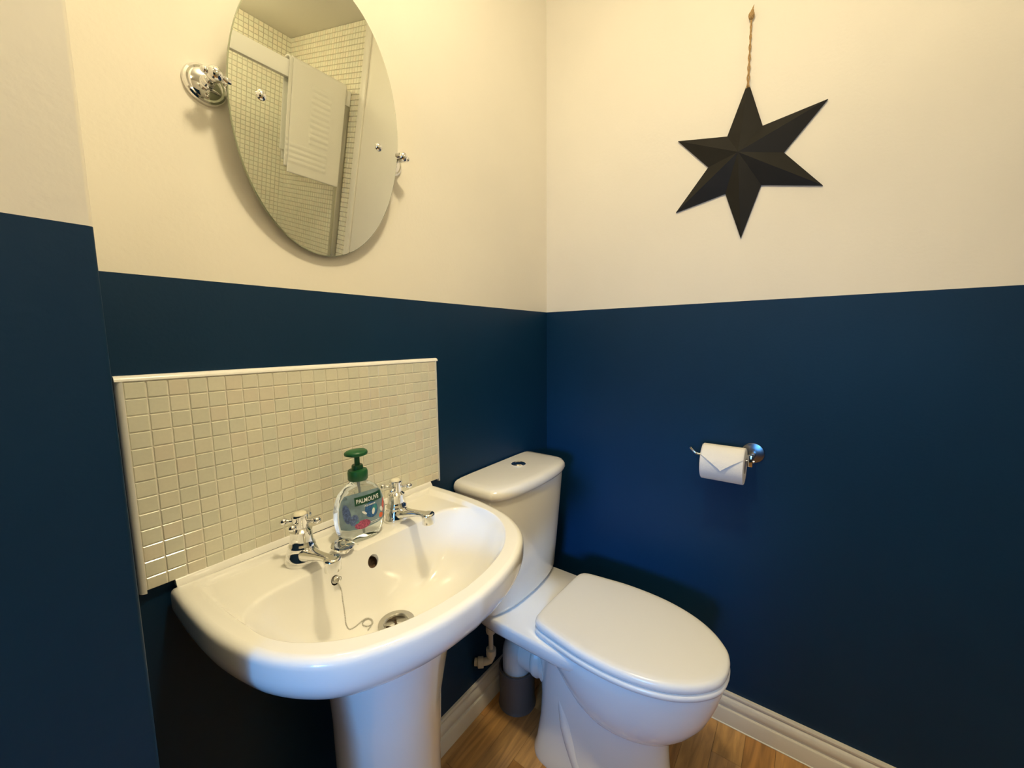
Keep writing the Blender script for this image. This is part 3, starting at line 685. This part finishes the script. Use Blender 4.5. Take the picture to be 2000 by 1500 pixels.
# ------------------------------------------------------------------ toilet roll and holder
RX, RZ = -.066, .8425
hd = thing('toilet_roll_holder', 'chrome toilet roll holder with round wall plate on the blue wall', 'toilet roll holder', (0, -.690, .868))
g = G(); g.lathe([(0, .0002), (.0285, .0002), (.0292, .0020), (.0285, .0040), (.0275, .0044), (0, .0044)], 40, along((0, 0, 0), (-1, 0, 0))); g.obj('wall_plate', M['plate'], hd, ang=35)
g = G(); g.tube([(-.004, 0, -.006), (-.045, 0, -.008), (-.0545, 0, -.009)], [.0085, .0075, .0080], 16)
g.box(-.0735, -.0545, -.0065, .0065, -.0230, .010, c=.002); g.obj('bracket', M['chrome'], hd)
g = G(); az = RZ+.0165-.868
g.tube([(RX, -.010, az-.0), (RX, .0, az), (RX, .130, az), (RX, .137, az+.0015), (RX, .143, az+.006), (RX-.002, .153, az+.017)], .0035, 12)
g.obj('arm', M['chrome'], hd)
tr = thing('toilet_roll', 'white toilet roll with its end folded to a point on the holder', 'toilet roll', (RX, -.6255, RZ))
g = G(); rr = .0505; hl = .0535
mxr = TR((0, 0, 0), rx=R(90))
g.lathe([(.0205, -hl), (rr-.002, -hl), (rr, -hl+.0015), (rr, hl-.0015), (rr-.002, hl), (.0205, hl), (.0205, -hl)], 64, mxr); g.obj('paper_roll', M['paper'], tr, ang=35)
g = G(); g.lathe([(.0203, -hl-.0003), (.0203, hl+.0003), (.0190, hl+.0003), (.0190, -hl-.0003), (.0203, -hl-.0003)], 40, mxr); g.obj('core', M['card'], tr)
# folded tip: runs over the top towards the room, then narrows to a point
nv, nu = 40, 20; v = []; f = []
A0 = R(100); A1 = R(186); AT = R(148)
for i in range(nv+1):
    a = A0+(A1-A0)*i/nv
    kk = 1.0 if a < AT else max(0.0, 1-(a-AT)/(A1-AT))
    yc = -.0015
    lift = .0012 + .0065*max(0, (a-AT)/(A1-AT))
    for j in range(nu+1):
        y = yc*(1-kk) + (j/nu-.5)*2*(hl-.0005)*kk; v.append(((rr+lift)*math.cos(a), y, (rr+lift)*math.sin(a)))
for i in range(nv):
    for j in range(nu): q = i*(nu+1)+j; f.append((q, q+1, q+nu+2, q+nu+1))
fl = link('folded_tip', meshdata('folded_tip', v, f, M['paper'], ang=80), tr)
sm = fl.modifiers.new('s', 'SOLIDIFY'); sm.thickness = .0006; sm.offset = 0

# ------------------------------------------------------------------ star
STC = (-.620, 1.692)
star_o = [(-.6306, 1.874), (-.803, 1.7704), (-.8053, 1.5698), (-.6317, 1.4695), (-.4572, 1.5711), (-.4561, 1.7734)]
star_i = [(-.6694, 1.7505), (-.7196, 1.6703), (-.6735, 1.6011), (-.588, 1.5973), (-.5414, 1.6787), (-.5864, 1.7481)]
stt = thing('wall_star', 'black six-pointed faceted metal star hanging on the cream wall by twine', 'wall decoration', (-.001, -.6306, 2.035))
SL = Vector(stt.location); g = G()
v = [(-.030, -.6180, 1.6905)]; edge = []
for a, b in zip(star_o, star_i): edge += [a, b]
for y, z in edge: v.append((-.0050, y, z))
for y, z in edge: v.append((-.0008, y, z))
v.append((-.0008, *STC)); n = 12
f = [(0, 1+i, 1+(i+1) % n) for i in range(n)] + [(1+i, 13+i, 13+(i+1) % n, 1+(i+1) % n) for i in range(n)] + [(25, 13+(i+1) % n, 13+i) for i in range(n)]
g.add([Vector(p)-SL for p in v], f); g.obj('star_body', M['star'], stt, ang=10)
g = G()
for dy, tw in ((.0012, 0), (-.0012, math.pi)):
    pts = []
    for i in range(41):
        q = i/40; z = 1.856+(2.030-1.856)*q; y = -.6306+dy*(1-q)*1.5+.0011*math.cos(14*math.pi*q+tw); x = -.0068-.0008*math.sin(14*math.pi*q+tw)
        pts.append(Vector((x, y, z))-SL)
    g.tube(pts, .0017, 6)
g.obj('twine', M['twine'], stt)
g = G(); g.ball(Vector((-.0085, -.6306, 2.031))-SL, .0075, 10, sz=1.35); g.ball(Vector((-.0080, -.6318, 2.040))-SL, .0042, 8, sz=1.4)
g.tube([Vector(p)-SL for p in ((-.008, -.631, 2.038), (-.010, -.6335, 2.047), (-.009, -.6355, 2.054))], [.0026, .0016, .0005], 6); g.obj('knot', M['twine'], stt)

# ------------------------------------------------------------------ oval pivot mirror
MX, MY, MZ, TILT = -.863, -.045, 1.603, R(8.5)
mr = thing('mirror', 'frameless oval tilting mirror on chrome pivot brackets above the basin', 'mirror', (MX, MY, MZ))
AW, AH = .1605, .238
g = G(); N = 128
def oval(s_, y): return [(AW*math.cos(2*math.pi*i/N)*1.0-math.copysign(s_, math.cos(2*math.pi*i/N))*abs(math.cos(2*math.pi*i/N)), y, AH*math.sin(2*math.pi*i/N)-math.copysign(s_, math.sin(2*math.pi*i/N))*abs(math.sin(2*math.pi*i/N))) for i in range(N)]
rot = Matrix.Rotation(TILT, 4, 'X')    # top leans forward (-y)
g.loft([oval(.0012, -.0025), oval(0, -.0015), oval(0, .0020), oval(.001, .0030)], mi=1, cap=(False, True), mx=rot)
g.add([tuple(rot @ Vector(p)) for p in oval(.0012, -.0025)], [tuple(range(N))], 0)
g.obj('mirror_glass', [M['mirror'], M['mirror_edge']], mr, ang=30)
for sx in (-1, 1):
    px = sx*.176
    g = G(); W0 = (px, -MY-.0002, .002)
    g.lathe([(0, .0), (.0290, 0), (.0300, .0025), (.0285, .0055), (.0255, .0070), (.0225, .0065), (.0200, .0080), (.0110, .0105), (0, .0110)], 44, along(W0, (0, -1, 0)))
    wp = g.obj('wall_plate', M['chrome'], mr, ang=35)
    g = G()
    for dz in (.017, -.017): g.lathe([(0, .0025), (.0030, .002), (.0036, 0)], 14, along((px-sx*.0035*0, -MY-.0078, .002+dz), (0, -1, 0)))
    g.obj('screw', M['chrome'], wp)
    g = G(); g.lathe([(.0110, .008), (.0085, .013), (.0095, .016), (.0068, .019), (.0055, .026), (.0075, .031), (.0085, .034), (.0070, .037)], 24, along(W0, (0, -1, 0)))
    g.ball((px, -MY-.045, .002), .0115, 24); g.ball((px+sx*.0125, -MY-.045, .002), .0058, 14)
    g.obj('post', M['chrome'], mr)
    g = G(); g.tube([(px, 0, .002), (px-sx*.010, 0, .0015), (px-sx*.012, 0.002, .001), (px-sx*.020, 0.005, .0), (sx*.112, .0075, 0)], [.0040, .0040, .0062, .0062, .0050], 16)
    g.lathe([(.0046, 0), (.0075, .001), (.0075, .006), (.0046, .007)], 18, along((px-sx*.014, .003, 0), (-sx, .2, 0))); g.obj('arm', M['chrome'], mr)
    g = G(); g.lathe([(.0075, .0), (.0078, .0012), (.0062, .0038), (.0030, .0054), (0, .0058)], 24, rot @ along((sx*.1125, -.0024, 0), (0, -1, 0))); g.obj('front_knob', M['chrome'], mr)

# ------------------------------------------------------------------ ceiling lights; the last two fixtures are added for the fill bulbs
for x, y, lb in ((LAMP[0], LAMP[1], 'round ceiling light above the basin and toilet'), (-1.75, -1.25, 'added round ceiling light for the fill bulb behind the camera'), (-.60, -1.85, 'added round ceiling light for the fill bulb above the shower')):
    t = thing('ceiling_light', lb, 'light', (x, y, H), 0)
    g = G(); g.lathe([(.000, -.0002), (.052, -.0002), (.052, -.008), (.046, -.012), (.0, -.012)], 40); g.obj('base', M['chrome'], t, ang=40)
    g = G(); g.lathe([(.044, -.011), (.043, -.016), (.034, -.023), (.018, -.027), (0, -.028)], 32); g.obj('shade', M['lamp'], t)
